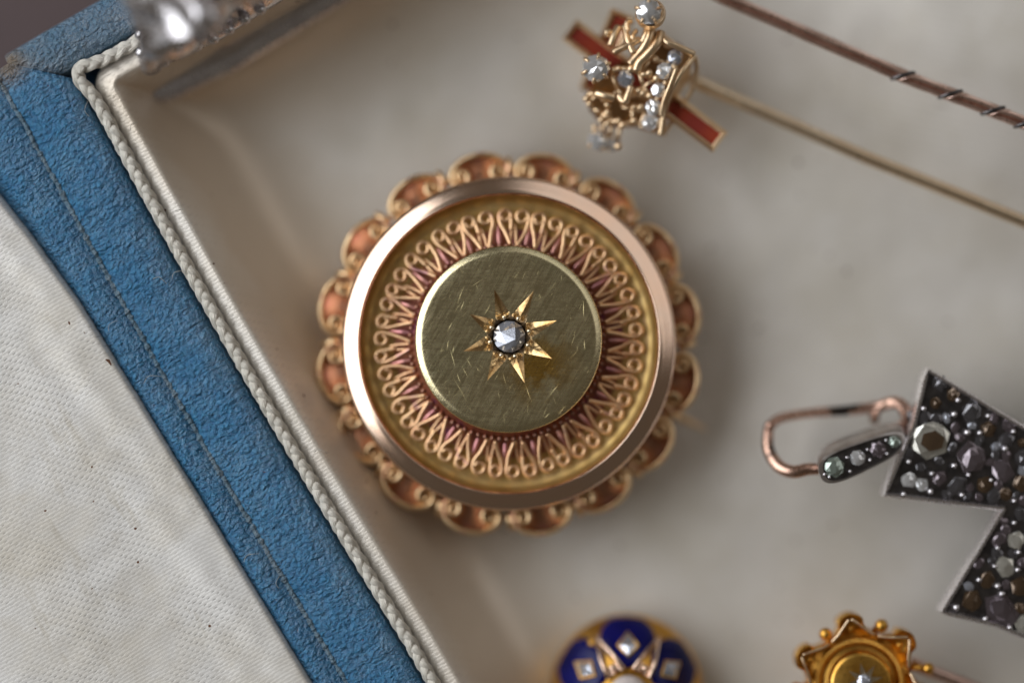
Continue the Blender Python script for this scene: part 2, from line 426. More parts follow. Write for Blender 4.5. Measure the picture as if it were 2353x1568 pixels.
def strip_top():
    prof = [(-27, -1.6), (-28, -.26), (-31, -.13), (-37, -.065), (-48, -.02), (-64, 0.01), (-84, .02), (-104, .01), (-120, -.012),
            (-132, -.05), (-140, -.11), (-145, -.22), (-147, -3.2)]
    rows = []; fine = []
    for (a, b) in zip(prof, prof[1:]):
        for k in range(4): fine.append((a[0]+(b[0]-a[0])*k/4, a[1]+(b[1]-a[1])*k/4))
    fine.append(prof[-1])
    for (v, z) in fine:
        u0 = max((v-22)/.94, -150)-1; row = []
        for j in range(300):
            u = u0+(2600-u0)*j/299; e = sm(0, 14, u-u0)
            row.append(Vector((u*q, -v*q, z-.05*(1-e)+nz(u*.01, v*.01, 8, .02, 1.2))))
        rows.append(row)
    return MB().grid(rows, flip=True)
part('leather_rim', strip_top(), m_leather_worn, case, True, label='rubbed grey blue leather on the back wall', local=True)
# --- lid side of the hinge
def lid_edge(v):       # u of the lining edge for a given v
    pts = [(-260, -520), (-120, -420), (0, -352), (100, -322), (250, -296), (450, -272), (700, -262), (1000, -255), (1500, -252), (2400, -252)]
    for (a, b), (c, d) in zip(pts, pts[1:]):
        if a <= v <= c:
            tt = (v-a)/(c-a); return b+(d-b)*tt
    return pts[0][1] if v < 0 else -252
def strip_lid():
    prof = [(-188, -.068), (-193, -.052), (-200, -.036), (-212, -.016), (-228, -.005), (-245, -.01), (-252, -.05), (-268, -.12), (-290, -.19), (-370, -.24), (-620, -.26)]
    fine = []
    for (a, b) in zip(prof, prof[1:]):
        for k in range(4): fine.append((a[0]+(b[0]-a[0])*k/4, a[1]+(b[1]-a[1])*k/4))
    fine.append(prof[-1]); rows = []
    for (u, z) in fine:
        row = []
        for j in range(400):
            v = -135+(2435)*j/399; e = sm(0, 16, v+135)
            sh = (lid_edge(v)+258)*sm(-195, -260, u)*.6
            row.append(Vector(((u+sh+bow(v)*.8)*q, -v*q, z-.08*(1-e)+nz(u*.01, v*.01, 13, .02, 1.2)+nz(u*.04, v*.04, 15, .008, 1))))
        rows.append(row)
    return MB().grid(rows)
part('hinge_leather', strip_lid(), m_leather, case, True, local=True)
# seam ridge: a row of crumbled stitches
pts = []
for j in range(900):
    v = -112+2300*j/899
    pts.append(Vector(((-187+bow(v)*.8+3*noise.noise(Vector((v*.02, 0, 0)))+1.5*noise.noise(Vector((v*.15, 3, 0))))*q, -v*q, -.062+.012*noise.noise(Vector((v*.09, 1, 5))))))
seam = MB().tube(pts, lambda s: .027+.024*noise.noise(Vector((s*200, 0, 9)))+.009*noise.noise(Vector((s*900, 0, 2))), 7)
part('hinge_seam', seam, m_seam, case, True, local=True)
# --- lid lining
def lining():
    rows = []
    ws = [0, 1.5, 3, 5, 8, 12, 17, 24, 32, 42, 54, 68, 84, 102, 122]+[122+18*i for i in range(1, 70)]
    for wd in ws:
        row = []
        for j in range(300):
            v = -240+2500*j/299
            u = lid_edge(v)-wd
            z = -.20+.22*math.sqrt(max(0, 1-(1-min(wd, 14)/14)**2))-.03*sm(60, 200, wd)
            fold = sm(40, 90, wd)*(1-sm(110, 170, wd))
            z += -.012*fold*math.sin(v*.012+wd*.05)+.03*noise.noise(Vector((u*.004, v*.003, 2)))*sm(20, 200, wd)+.006*noise.noise(Vector((u*.03, v*.02, 7)))
            z -= .03*sm(60, 0, abs(wd-118+30*noise.noise(Vector((v*.004, 1, 1)))))*sm(900, 250, v)
            eu = 1.5*noise.noise(Vector((v*.05, 0, 0)))*(1-sm(0, 20, wd))
            row.append(Vector(((u+eu+bow(v)*.6)*q, -v*q, z)))
        rows.append(row)
    return MB().grid(rows)
part('lid_lining', lining(), m_lining, case, True, local=True)
# body below
b = MB(); b.prism([(-188*q, 140*q), (2600*q, 140*q), (2600*q, -3400*q), (-188*q, -3400*q)], -3.19, -1.7)
part('case_body', b, m_leather, case, False, local=True)
b = MB(); b.prism([(-1600*q, 130*q), (-190*q, 130*q), (-190*q, -2300*q), (-1600*q, -2300*q)], -3.19, -.35)
part('lid_shell', b, m_leather, case, False, local=True)
# --- braided cord: three plaited strands
cpath = [(2300, -12), (1500, -13), (600, -13), (300, -14), (170, -14), (100, -14), (52, -15), (20, -20), (-5, -26), (-20, -22), (-26, -6), (-24, 14), (-17, 40), (-14, 90), (-14, 200), (-14, 500), (-14, 900), (-14, 1300), (-14, 1700), (-14, 2300)]
cp = catmull([(u, v, 0) for u, v in cpath], 24)
# resample to equal steps
seg = [0]
for a, b_ in zip(cp, cp[1:]): seg.append(seg[-1]+(b_-a).length)
def at_len(s):
    import bisect
    i = min(len(cp)-2, max(0, bisect.bisect_right(seg, s)-1)); f = (s-seg[i])/max(1e-6, seg[i+1]-seg[i])
    return cp[i].lerp(cp[i+1], f), (cp[i+1]-cp[i]).normalized()
i0 = next(i for i, p in enumerate(cp) if abs(p.x-(-26)) < 2 and p.y > -10); s0 = seg[i0]
for k in range(3):
    pts = []; step = 5.0; smin = s0-620; smax = s0+2100; n = int((smax-smin)/step)
    for i in range(n+1):
        s = smin+i*step; p, tg = at_len(s); side = Vector((tg.y, -tg.x, 0))
        ph = TAU*((s+6*math.sin(s*.011))/108.0+k/3)+.5*noise.noise(Vector((s*.01, 0, 0)))
        p2 = p+side*6.6*math.sin(ph); z = -.045+.026*math.sin(2*ph+.4)
        pts.append(Vector(((p2.x+bow(p2.y)*(1 if p2.x < 60 else 0))*q, -p2.y*q, z)))
    part('cord_strand', MB().tube(pts, lambda f: .040+.009*noise.noise(Vector((f*300, k, 0))), 12, flat=.8), m_cord, case, True, local=True)

# a few stray silk fibres
fib_ = MB()
for (x, y, a, ln) in ((385, 510, 20, .07), (352, 640, -40, .05), (560, 1290, 10, .06), (205, 268, 70, .06), (232, 235, 120, .08), (300, 300, 30, .04), (720, 1040, -20, .05), (905, 1400, 40, .05), (330, 880, 0, .07), (640, 1350, 60, .05), (395, 640, 15, .05), (250, 760, 30, .05)):
    p = (P(x, y, .03)-c0); p = Matrix.Rotation(-R(30), 3, 'Z') @ p; a = R(a); d_ = Vector((math.cos(a), math.sin(a), 0)); n_ = Vector((-d_.y, d_.x, 0))
    fib_.tube(catmull([p, p+d_*ln+n_*ln*.5+Vector((0, 0, .02)), p+d_*ln*2+Vector((0, 0, .03)), p+d_*ln*2.6-n_*ln*.5], 4), .0022, 4)
fo = part('silk_fibre', fib_, m_cord, case, True, local=True); fo['kind'] = 'stuff'

# ================================================================ target brooch
BX, BY = 1169, 789
bz = -1.0
bc = P(BX, BY, bz)
brooch = thing('target_brooch', 'large round rose gold brooch with scrolled border, star set diamond on its scratched centre disc', 'brooch', bc)
ORG['target_brooch'] = bc
def ctr(px, py, z): return P(px, py, z)
def prof(lst): return [(L(r, z), z) for r, z in lst]
# ring
c = ctr(BX, BY, 0); c.z = 0
rp = [(338, -.30), (340, -.20), (341, -.178), (342, -.170), (345.5, -.156), (346.5, -.153), (347.5, -.153), (349, -.158), (358, -.174), (366, -.188), (373, -.201), (377, -.209), (378.5, -.213), (380, -.220), (383, -.240), (384, -.255), (384, -.30), (380, -.34), (376, -.40), (375, -.9)]
part('rim_ring', MB().lathe(prof(rp), 160, c), m_rose, brooch, 60)
pp = [(200, -.33), (300, -.325), (318, -.322), (324, -.314), (329, -.300), (334, -.277), (338, -.248), (340.5, -.225), (341.5, -.19)]
part('gold_pan', MB().lathe(prof(pp), 160, c), m_pan, brooch, 50)
bp = [(150, -.28), (215, -.30), (240, -.32), (290, -.335), (312, -.331), (318, -.3205)]
part('back_plate', MB().lathe(prof(bp), 120, c), m_back, brooch, True)
part('base_plate', MB().lathe([(.02, -.8), (L(374, -.8), -.8), (L(378, -.84), -.84), (L(372, -.9), -.90), (.02, -.90)], 96, c), m_scal, brooch, 40)
# filigree hearts
zf = -.455
def pol(r, a, z): return c+Vector((L(r, z)*math.cos(a), L(r, z)*math.sin(a), z))
NF = 23
def fil_unit(a0, var):
    wires = []
    j = lambda: random.uniform(-3, 3)
    k_ = 40*.5
    def Q(x, y, z): return pol(y+var, a0+(x)/293.0, z)
    A = [(-13+j(), 224, -.205), (-27+j(), 256, -.235), (-33.5, 276, -.252), (-34, 293, -.265), (-28, 303.5, -.268), (-19, 306, -.268), (-10, 302, -.266), (-6.5, 293, -.264), (-10, 284.5, -.262), (-18, 281, -.26), (-26, 284, -.258), (-28.5, 291, -.262)]
    B = [(5+j(), 262, -.245), (6.5, 280, -.258), (7.5, 296, -.266), (13, 304.5, -.268), (22, 306.5, -.268), (31, 301, -.266), (34.5, 289, -.26), (32, 274, -.248), (23, 256, -.235), (9+j(), 225, -.20)]
    C = [(9, 292, -.262), (13, 285, -.26), (20, 282.5, -.26), (27, 286, -.26), (30.5, 294, -.264)]
    for W_ in (A, B, C): wires.append(catmull([Q(p[0]+random.uniform(-.9, .9), p[1]+random.uniform(-1.1, 1.1), p[2]) for p in W_], 5))
    return wires
for u in range(NF):
    a0 = TAU*(u+.5)/NF+R(190)+random.uniform(-.012, .012)
    mb = MB()
    for wv in fil_unit(a0, random.uniform(-1, 1)): mb.tube(wv, .0195, 8)
    part('filigree_scroll', mb, m_fil, brooch, True)
    a1 = a0+TAU/NF/2
    tp = [pol(228, a1, -.22), pol(236, a1, -.235), pol(248, a1, -.24), pol(262, a1, -.255), pol(276, a1, -.275)]
    part('leaf_drop', MB().tube(catmull(tp, 4), lambda f: .006+.026*math.sin(PI*min(1, (f*.9+.08)))**1.0*(1-f*.6), 7), m_drop, brooch, True)
    # little fork wires under the hearts
    mb = MB()
    for sg in (-1, 1):
        mb.tube(catmull([pol(222, a0+sg*.032, -.225), pol(254, a0+sg*.022, -.262), pol(274, a0+sg*.006, -.285)], 4), .0145, 6)
    part('fork_wire', mb, m_fil, brooch, True)
# beading round the drum
cd = P(1164, 786, 0); cd.z = 0
nb = 84
ref = part('bead', MB().ball((0, 0, 0), .024, 8, 6), m_bead, brooch, True)
first = True
for i in range(nb):
    a = TAU*i/nb; p = cd+Vector((L(222, -.2)*math.cos(a), L(222, -.2)*math.sin(a), -.215))
    if first: ref.data.transform(Matrix.Translation(bc)); ref.location = p-bc; first = False
    else: again(ref, brooch, p-bc)
part('drum', MB().lathe([(L(205), -.04), (L(206), -.12), (L(210), -.18), (L(220), -.22), (L(226), -.26)], 96, cd), m_back, brooch, 40)
# star-cut disc
ds = P(1168, 779, 0)
tipsP = [(1135, 664), (1226.6, 667), (1279, 736), (1267.7, 823), (1205.6, 880), (1119, 874), (1064.4, 806.5), (1078, 721)]
gc = P(1170, 773, 0)
tips = [P(x, y, 0) for x, y in tipsP]
def angp(p): return math.atan2(p.y-gc.y, p.x-gc.x)
tips.sort(key=angp)
out = []           # 16 outline points: tip, valley, ...
for i, tpt in enumerate(tips):
    out.append(tpt)
    a, b_ = angp(tpt), angp(tips[(i+1) % 8])
    if b_ < a: b_ += TAU
    am = (a+b_)/2; out.append(gc+Vector((math.cos(am), math.sin(am), 0))*(50/S))
mb = MB()
NC = 128; k_ = NC//16
# flat top between the star outline and the circle
rings = []
ol = []
for i in range(16):
    for j in range(k_): ol.append(out[i].lerp(out[(i+1) % 16], j/k_))
a_start = math.atan2(out[0].y-ds.y, out[0].x-ds.x)
def circ(r, z):
    res = []
    for i in range(NC):
        p = ol[i]; aa = [math.atan2(x.y-ds.y, x.x-ds.x) for x in (p,)][0]
        am = a_start+TAU*i/NC
        # blend of actual angle and even spacing keeps the quads untangled
        res.append(ds+Vector((math.cos(am)*r, math.sin(am)*r, z)))
    return res
rs = [ol]
end = circ(200.5/S, -.004)
for f in (.15, .35, .6, .82): rs.append([a.lerp(b_, f) for a, b_ in zip(ol, circ(200.5/S, 0))])
rs.append(circ(197/S, -.001))
rs += [circ(200/S, -.003), circ(202/S, -.006), circ(205/S, -.012), circ(211.5/S, -.027), circ(213.5/S, -.033), circ(215/S, -.043), circ(215/S, -.085), circ(209/S, -.10), circ(200/S, -.105)]
mb.grid(rs, closed_v=True, flip=False)
part('centre_disc', mb, m_disc, brooch, 28)
# edge burnish ring is part of the same disc; the engraved star
for i in range(8):
    a, tp, b_ = out[2*i-1], out[2*i], out[2*i+1]
    ax = (tp-gc); ax.z = 0; dr = ax.normalized()
    base = gc+dr*(39/S)+Vector((0, 0, -.085))
    mb = MB()
    nst = 6
    la = [tp.lerp(a, j/nst) for j in range(nst+1)]; lb = [tp.lerp(b_, j/nst) for j in range(nst+1)]
    lm = [tp.lerp(base, j/nst)-Vector((0, 0, .022*math.sin(PI*j/nst))) for j in range(nst+1)]
    mb.grid([la, lm]); mb.grid([lm, lb])
    # rounded-in collar to the stone seat
    sa = gc+(a-gc)*.74-Vector((0, 0, .06)); sb = gc+(b_-gc)*.74-Vector((0, 0, .06))
    part('star_ray', mb, m_cut, brooch, False)
    mb = MB(); mb.add([a, base, sa], [[0, 1, 2]]); mb.add([base, b_, sb], [[0, 1, 2]])
    part('collar_cut', mb, m_scal_dark, brooch, False)
    g = gc+dr*(46.5/S)+(dr.cross(Vector((0, 0, 1))))*((-1)**i*2/S)+Vector((0, 0, -.022))
    part('prong_bead', MB().ball(g, .024, 10, 8, 1.1), m_cut, brooch, True)
part('stone_seat', MB().lathe([(.005, -.16), (37/S, -.10), (39/S, -.055)], 32, gc), m_oxid, brooch, True)
# the rose cut diamond: irregular facets
gm = MB(); r0 = 37/S; n = 12
girdle = [gc+Vector((math.cos(TAU*i/n+.2)*r0, math.sin(TAU*i/n+.2)*r0, -.05)) for i in range(n)]
def gp(px, py, z): v_ = P(px, py, 0); v_.z = z; return v_
tb_ = [gp(1149, 762, -.006), gp(1183, 752, .032), gp(1184, 779, .035), gp(1163, 789, .006)]      # big pale table
dk = [gp(1184, 779, .030), gp(1187, 792, .004), gp(1175, 797, .0), gp(1163, 789, .020)]        # dark lower facet
vs = girdle+tb_+[dk[1], dk[2]]
T0, T1, T2, T3, K1, K2 = n, n+1, n+2, n+3, n+4, n+5
inner = []
def near(i):
    p = girdle[i]; best = min((T0, T1, T2, T3, K1, K2), key=lambda k: (vs[k]-p).length); return best
fs = [[T0, T3, T2, T1][::-1][::-1], [T2, T3, K2, K1]]
for i in range(n):
    j = (i+1) % n; a, b_ = near(i), near(j)
    fs.append([i, j, b_] if a != b_ else [i, j, a])
    if a != b_: fs.append([i, b_, a])
gm.add(vs, fs)
part('diamond', gm, m_rosecut, brooch, False)
# long handling scratches
sc = MB()
for (x0, y0, x1, y1) in [(1042, 795, 1040, 812), (1030, 780, 1026, 806), (1033, 800, 1046, 846), (1072, 822, 1084, 846), (1060, 838, 1076, 868), (1040, 866, 1074, 925), (1050, 856, 1058, 880),
                         (1050, 700, 1066, 656), (1056, 716, 1067, 690), (1028, 762, 1040, 738), (1342, 780, 1344, 804), (1260, 912, 1286, 880), (1206, 880, 1222, 926), (1132, 718, 1118, 712),
                         (1112, 724, 1126, 700), (1100, 836, 1110, 846), (1094, 842, 1104, 856), (1232, 690, 1250, 680), (1340, 690, 1341, 730), (965, 800, 985, 795), (1280, 955, 1300, 930), (978, 720, 986, 700),
                         (1250, 960, 1262, 948), (1070, 930, 1090, 950), (1200, 640, 1170, 632), (1110, 640, 1080, 660)]:
    a, b_ = P(x0, y0), P(x1, y1); d = (b_-a).normalized(); sd = Vector((-d.y, d.x, 0))*.0021
    m1 = a.lerp(b_, .5)+sd*random.uniform(-2, 2)
    z = Vector((0, 0, .0012))
    sc.add([a+z*.2, m1+sd+z*.2, b_+z*.2, m1-sd+z*.2, m1+z*3.2], [[0, 4, 1], [1, 4, 2], [2, 4, 3], [3, 4, 0]])
for _ in range(90):
    r_ = 200*math.sqrt(random.random()); a = random.uniform(0, TAU)
    if r_ < 60: continue
    x, y = 1168+r_*math.cos(a), 779+r_*math.sin(a); an = random.gauss(-60, 22) if random.random() < .75 else random.uniform(0, 180); ln = random.uniform(6, 34)
    x1, y1 = x+ln*math.cos(R(an)), y+ln*math.sin(R(an))
    if math.hypot(x1-1168, y1-779) > 200: continue
    a_, b2 = P(x, y), P(x1, y1); d = (b2-a_).normalized(); sd = Vector((-d.y, d.x, 0))*random.uniform(.0005, .0010); m1 = a_.lerp(b2, .5)
    sc.add([a_+z*.2, m1+sd+z*.2, b2+z*.2, m1-sd+z*.2, m1+z*1.8], [[0, 4, 1], [1, 4, 2], [2, 4, 3], [3, 4, 0]])
so = part('scratch', sc, m_scr, brooch, False, label='bright handling scratches'); so['kind'] = 'stuff'
# scalloped border: 16 C-scroll cells
cb = P(1169, 790, 0); cb.z = 0
zt = -.47
def scall():
    # local frame: x tangential, y radial outward from r = 0 ; pixel units around the cell centre (0, 400)
    k = L(1, zt)
    def W(x, y, z): return Vector((x*k, y*k, z))
    right = []
    pts = [(0, 440), (18, 438.5), (36, 433), (52, 423), (63, 409), (65, 394), (57, 381), (43, 377), (31, 384), (28, 397), (35, 408), (46, 408), (52, 400), (47, 393), (42, 396)]
    full = [(-x, y) for x, y in reversed(pts[1:])]+pts
    path = catmull([W(x, y, zt-.02*abs(x)/60) for x, y in full], 4)
    strip = MB().tube(path, 1, sect=[(-.020, -.2), (.020, -.2), (.031, -.03), (.028, -.008), (.018, .012), (0, .02), (-.018, .012), (-.028, -.008), (-.031, -.03)])
    # dished shell inside
    rows = []
    for i in range(13):
        f = i/12; x = -58+116*f; top = 436-20*(abs(x)/58)**2.4; row = []
        for j in range(7):
            g = j/6; y = 366+(top-366)*g
            z = zt-.19+.10*(g**3)+.05*math.exp(-(x/22)**2)*(1-g)
            row.append(W(x, y, z))
        rows.append(row)
    shell = MB().grid(rows, flip=True)
    cone = [MB().ball(W(sx*45, 396, zt-.13), .030, 10, 6, .8) for sx in (-1, 1)]
    link = MB().tube([W(72, 384, zt-.06), W(72, 400, zt-.05), W(72, 415, zt-.06), W(72, 420, zt-.15)], lambda f: .05-.02*f, 8)
    return strip, shell, cone, link
scb, shb, cob, lkb = scall()
proto = {}
for nm, b_, mt, smo in (('scroll_wall', scb, m_scal, 50), ('shell_plate', shb, m_leaf, True), ('scroll_heart', cob[0], m_scal, True), ('scroll_heart.', cob[1], m_scal, True), ('border_link', lkb, m_scal, True)):
    proto[nm] = part(nm.rstrip('.'), b_, mt, brooch, smo, local=True)
for i in range(16):
    ang = R(100-22.5*i)-PI/2+random.uniform(-.012, .012)
    for nm in proto:
        o = proto[nm] if i == 0 else again(proto[nm], brooch)
        o.location = (cb.x-bc.x, cb.y-bc.y, -bc.z); o.rotation_euler = (random.uniform(-.01, .01), random.uniform(-.01, .01), ang)
# pin tip poking out on the right
part('pin_tip', MB().tube([P(1480, 925, -.86), P(1570, 962, -.86), P(1622, 986, -.87)], lambda f: .034-.024*max(0, f-.5)*2, 8), m_scal, brooch, True)

# ================================================================ helpers for claws and bezels
def claw_set(parent, px, py, z, rpx, n, rot, stone_mat, gold, cup=True):
    cc = P(px, py, z); r = L(rpx, z)
    part('diamond', MB().gem(cc, r*1.12, .5, 9, .5, rot=rot, dep=.6, jit=.2), stone_mat, parent, False)
    if cup: part('claw_cup', MB().lathe([(r*.35, -r*1.9), (r*.75, -r*1.2), (r*1.02, -r*.3), (r*1.06, -r*.05), (r*.98, -r*.02)], 24, cc), gold, parent, 40)
    for k in range(n):
        a = rot+TAU*k/n; d = Vector((math.cos(a), math.sin(a), 0))
        pts = [cc+d*r*.8+Vector((0, 0, -r*1.4)), cc+d*r*1.12+Vector((0, 0, -r*.2)), cc+d*r*1.10+Vector((0, 0, r*.22)), cc+d*r*.80+Vector((0, 0, r*.40))]
        part('claw', MB().tube(catmull(pts, 4), lambda f: r*.15*(1.1-.35*f), 6), gold, parent, True)
def bezel(parent, px, py, z, rpx, stone_mat, gold, ex=1.0, rot=0, lab=None):
    cc = P(px, py, z); r = L(rpx, z)
    part('stone', MB().gem(cc, r*1.18, .5, 8, .5, ex=ex, rot=rot, dep=.5, jit=.22), stone_mat, parent, False, label=lab)

# ================================================================ crown stickpin
zc = -.38
cro = thing('stickpin', 'gold crown stickpin set with diamonds over crossed red enamel bars', 'pin', P(1450, 160, -.98))
def fc(x, y): return (1249.5+x*.2437, y*.2437)
def pc(x, y, z): return P(*fc(x, y), z)
def bar(a, b_, wd, z0, z1, nm, tilt=0):
    a = Vector(a); b_ = Vector(b_); d = (b_-a).normalized(); n_ = Vector((-d.y, d.x))
    def quad(w, e):
        return [a-d*e*-1+n_*w-d*0, a+d*e-n_*w, b_-d*e-n_*w, b_-d*e+n_*w]
    h = wd/2
    za, zb = z0, z1
    def W(p, z, f): return P(*fc(p.x, p.y), z+za+(zb-za)*f)
    # tray: outer wall, top rim, inner ledge
    vs = []; o1 = [a+n_*h, a-n_*h, b_-n_*h, b_+n_*h]; i1 = [a+n_*(h-50)+d*46, a-n_*(h-50)+d*46, b_-n_*(h-50)-d*46, b_+n_*(h-50)-d*46]
    fr = (0, 0, 1, 1)
    for ring, z in ((o1, -.16), (o1, -.02), ([p.lerp(q_, .5) for p, q_ in zip(o1, i1)], .022), (i1, 0), (i1, -.03)):
        vs += [W(p, z, f) for p, f in zip(ring, fr)]
    fs = []
    for k in range(4):
        for i in range(4):
            j = (i+1) % 4; fs.append([k*4+i, (k+1)*4+i, (k+1)*4+j, k*4+j])
    fs.append([0, 1, 2, 3])
    part('bar_frame', MB().add(vs, fs), m_pgold, cro, False)
    e = MB().add([W(p, -.022, f) for p, f in zip(i1, fr)]+[W((p+q_)/2*.5+a.lerp(b_, .5)*.0+(p+q_)/2*.5, -.012, f) for p, q_, f in zip(i1, i1, fr)], [[3, 2, 1, 0]])
    part('enamel_bar', e, m_red, cro, False)
bar((240, 278), (1662, 1343), 236, -.48, -.30, 'long')
bar((745, 120), (440, 880), 236, -.42, -.60, 'short')
# crown body: an openwork truncated cone lying on its side; base band on the right
axis_pts_top = [(1130, 420), (1250, 440), (1420, 520)]
band = []
arc = [(1415, 525), (1370, 590), (1300, 680), (1235, 790), (1180, 900), (1145, 1020), (1120, 1140), (1100, 1275)]
pa = [pc(x, y, -.14-.18*abs(i-2.5)/5) for i, (x, y) in enumerate(arc)]
part('crown_band', MB().tube(catmull(pa, 5), .030, 8), m_pgold, cro, True)
arc2 = [(1425, 530), (1440, 640), (1420, 760), (1385, 870), (1335, 950), (1250, 1080), (1120, 1280)]
pb = [pc(x, y, -.30-.06*i/3) for i, (x, y) in enumerate(arc2)]
part('crown_band', MB().tube(catmull(pb, 5), .022, 8), m_pgold, cro, True)
ca, cb2 = catmull(pa, 4), catmull([pc(x, y, -.34-.05*i/3) for i, (x, y) in enumerate([(1420, 535), (1400, 620), (1370, 720), (1330, 820), (1270, 920), (1200, 1040), (1150, 1150), (1105, 1278)])], 4)
part('crown_lining', MB().grid([[a.lerp(b_, f) for f in (0, .3, .6, .9)] for a, b_ in zip(ca, cb2)]), m_pgold, cro, True)
# back plate of the crown with openings: lattice of short struts and blobs
pts_in = [(1110, 330), (1190, 420), (1300, 470), (1160, 600), (1100, 760), (1030, 760), (1000, 920), (960, 1060), (900, 1180), (1040, 1240), (860, 900), (940, 820),
          (900, 700), (1000, 560), (830, 650), (700, 650), (640, 700), (700, 850), (760, 930), (830, 1030), (740, 1010), (620, 940), (520, 900), (430, 950), (470, 1030), (560, 1070), (640, 1130), (720, 1180), (560, 1190), (840, 1150), (420, 880)]
def zcr(x, y): return -.22-.16*abs((y-650)/700)-.10*(900-min(x, 900))/900
P3 = [pc(x, y, zcr(x, y)) for x, y in pts_in]
for i, a in enumerate(P3):
    dd = sorted(range(len(P3)), key=lambda j: (P3[j]-a).length)[1:3]
    for j in dd:
        if i < j or i not in sorted(range(len(P3)), key=lambda k: (P3[k]-P3[j]).length)[1:3]:
            m_ = (a+P3[j])/2+Vector((0, 0, .02))
            part('lattice_strut', MB().tube(catmull([a, m_, P3[j]], 3), .021, 6), m_pgold, cro, True)
gpro = part('gold_grain', MB().ball((0, 0, 0), .038, 9, 7), m_pgold, cro, True, local=True)
gl = [(1130, 385), (1170, 430), (1225, 640), (1060, 740), (1145, 780), (995, 905), (1070, 930), (910, 1010), (850, 1010), (845, 1140), (820, 650), (1050, 560), (940, 700), (990, 690), (890, 860), (930, 880), (700, 650), (660, 660), (600, 990), (570, 930), (640, 920), (430, 980), (1030, 1000), (700, 1140), (540, 1130), (700, 1380), (740, 1180), (600, 1060), (400, 930)]
for i, (x, y) in enumerate(gl):
    p = pc(x, y, zcr(x, y)+.03)-ORG[cro.name]
    if i == 0: gpro.location = p
    else: again(gpro, cro, p, 0, random.uniform(.75, 1.15))
for a, b_ in (((470, 1180), (520, 1290)), ((640, 1170), (625, 1310)), ((540, 1190), (600, 1290)), ((720, 1180), (690, 1340))):
    part('lattice_strut', MB().tube([pc(*a, -.42), pc(*b_, -.50)], .024, 7), m_pgold, cro, True)
# sheet behind the lattice
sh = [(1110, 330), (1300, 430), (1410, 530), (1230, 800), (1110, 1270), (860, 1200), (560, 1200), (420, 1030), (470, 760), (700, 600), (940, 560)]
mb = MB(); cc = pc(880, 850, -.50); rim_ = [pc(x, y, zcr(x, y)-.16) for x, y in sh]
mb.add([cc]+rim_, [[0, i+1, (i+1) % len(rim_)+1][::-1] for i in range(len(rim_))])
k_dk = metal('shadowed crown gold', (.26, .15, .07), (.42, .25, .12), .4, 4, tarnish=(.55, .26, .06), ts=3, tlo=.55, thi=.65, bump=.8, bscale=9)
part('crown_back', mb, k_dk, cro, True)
for pts, r_ in (([(1010, 245), (1000, 330), (950, 440), (870, 540), (810, 610)], .040), ([(1100, 310), (1070, 400), (990, 500), (900, 590), (870, 670)], .040),
                ([(985, 250), (960, 330), (930, 400)], .03), ([(760, 240), (790, 380), (845, 505)], .026), ([(900, 372), (790, 430), (650, 495)], .026),
                ([(700, 255), (660, 340), (625, 430)], .03), ([(600, 345), (590, 305), (625, 300), (640, 320)], .02), ([(490, 880), (580, 905), (660, 925)], .034),
                ([(1110, 330), (1160, 400), (1260, 440), (1420, 515)], .026), ([(870, 290), (830, 350), (880, 380)], .02), ([(830, 210), (780, 215), (800, 300)], .02),
                ([(700, 900), (760, 960), (790, 900), (820, 820)], .03), ([(1250, 640), (1190, 800), (1130, 950), (1100, 1100)], .018)):
    ps = [pc(x, y, zcr(x, y)+.10+.03*math.sin(i*1.3)) for i, (x, y) in enumerate(pts)]
    part('crown_arch', MB().tube(catmull(ps, 5), r_*1.2, 8), m_pgold, cro, True)
for (x, y, r_, m_) in ((1235, 545, 66, m_rosecut), (1140, 672, 72, m_dia), (1082, 850, 62, m_dia), (1035, 1010, 68, m_dia), (1000, 1150, 74, m_dia), (772, 745, 72, m_rosecut)):
    bezel(cro, *fc(x, y), zcr(x, y)+.06, r_*.2437, m_, m_pgold, rot=random.random())
claw_set(cro, *fc(985, 112), .10, 27, 5, R(90), m_dia, m_pgold)
part('finial_collet', MB().lathe([(.125, -.03), (.145, -.10), (.14, -.22), (.10, -.38), (.05, -.45)], 28, pc(1010, 120, .06)), m_pgold, cro, 50)
claw_set(cro, *fc(490, 645), -.16, 29, 6, R(80), m_dia, m_pgold)
claw_set(cro, *fc(510, 1325), -.42, 22, 4, R(30), m_dia, m_pgold)
claw_set(cro, *fc(640, 1360), -.46, 15, 4, R(60), m_dia, m_pgold)
sp = [P(1560, 166, -.62), P(1610, 194, -.60), P(1990, 362, -.50), P(2352, 509, -.42), P(2600, 610, -.38)]
part('pin_shaft', MB().tube(sp, .063, 12), m_shaft, cro, True)

# ================================================================ rose pin with twisted rectangular wire
tw = thing('bar_pin', 'thin rose gold bar pin with twisted grooved stem', 'pin', P(2000, 140, -.95))
pts = []; a, b_ = (1560, -52), (2560, 358); NN = 520
key = [(1560, -52), (1700, 12), (1911, 104), (2068, 172), (2178, 215), (2277, 253), (2352, 282), (2560, 356)]
cpt = catmull([P(x, y, -.40+.16*(x-1560)/800) for x, y in key], 70)
def px_of(p): return p.x*S*D/(D-p.z)+1176
xs_ = [px_of(p) for p in cpt]
sect = []
s_ = 1.0
for k in range(4):
    a = k*PI/2
    fp_ = [(.60+.44*math.cos(R(t_)), c_+.40*math.sin(R(t_))) for c_ in (-.50, .50) for t_ in (-70, -35, 0, 35, 75)]
    fp_.insert(5, (.52, 0))
    for (x, y) in fp_: sect.append((x*math.cos(a)-y*math.sin(a), x*math.sin(a)+y*math.cos(a)))
part('twisted_stem', MB().tube(cpt, lambda f: .058*(1+.05*noise.noise(Vector((f*30, 0, 0)))), sect=sect, twist=lambda f: R(-18)+.10*math.sin(f*40)), m_rshaft, tw, 30)

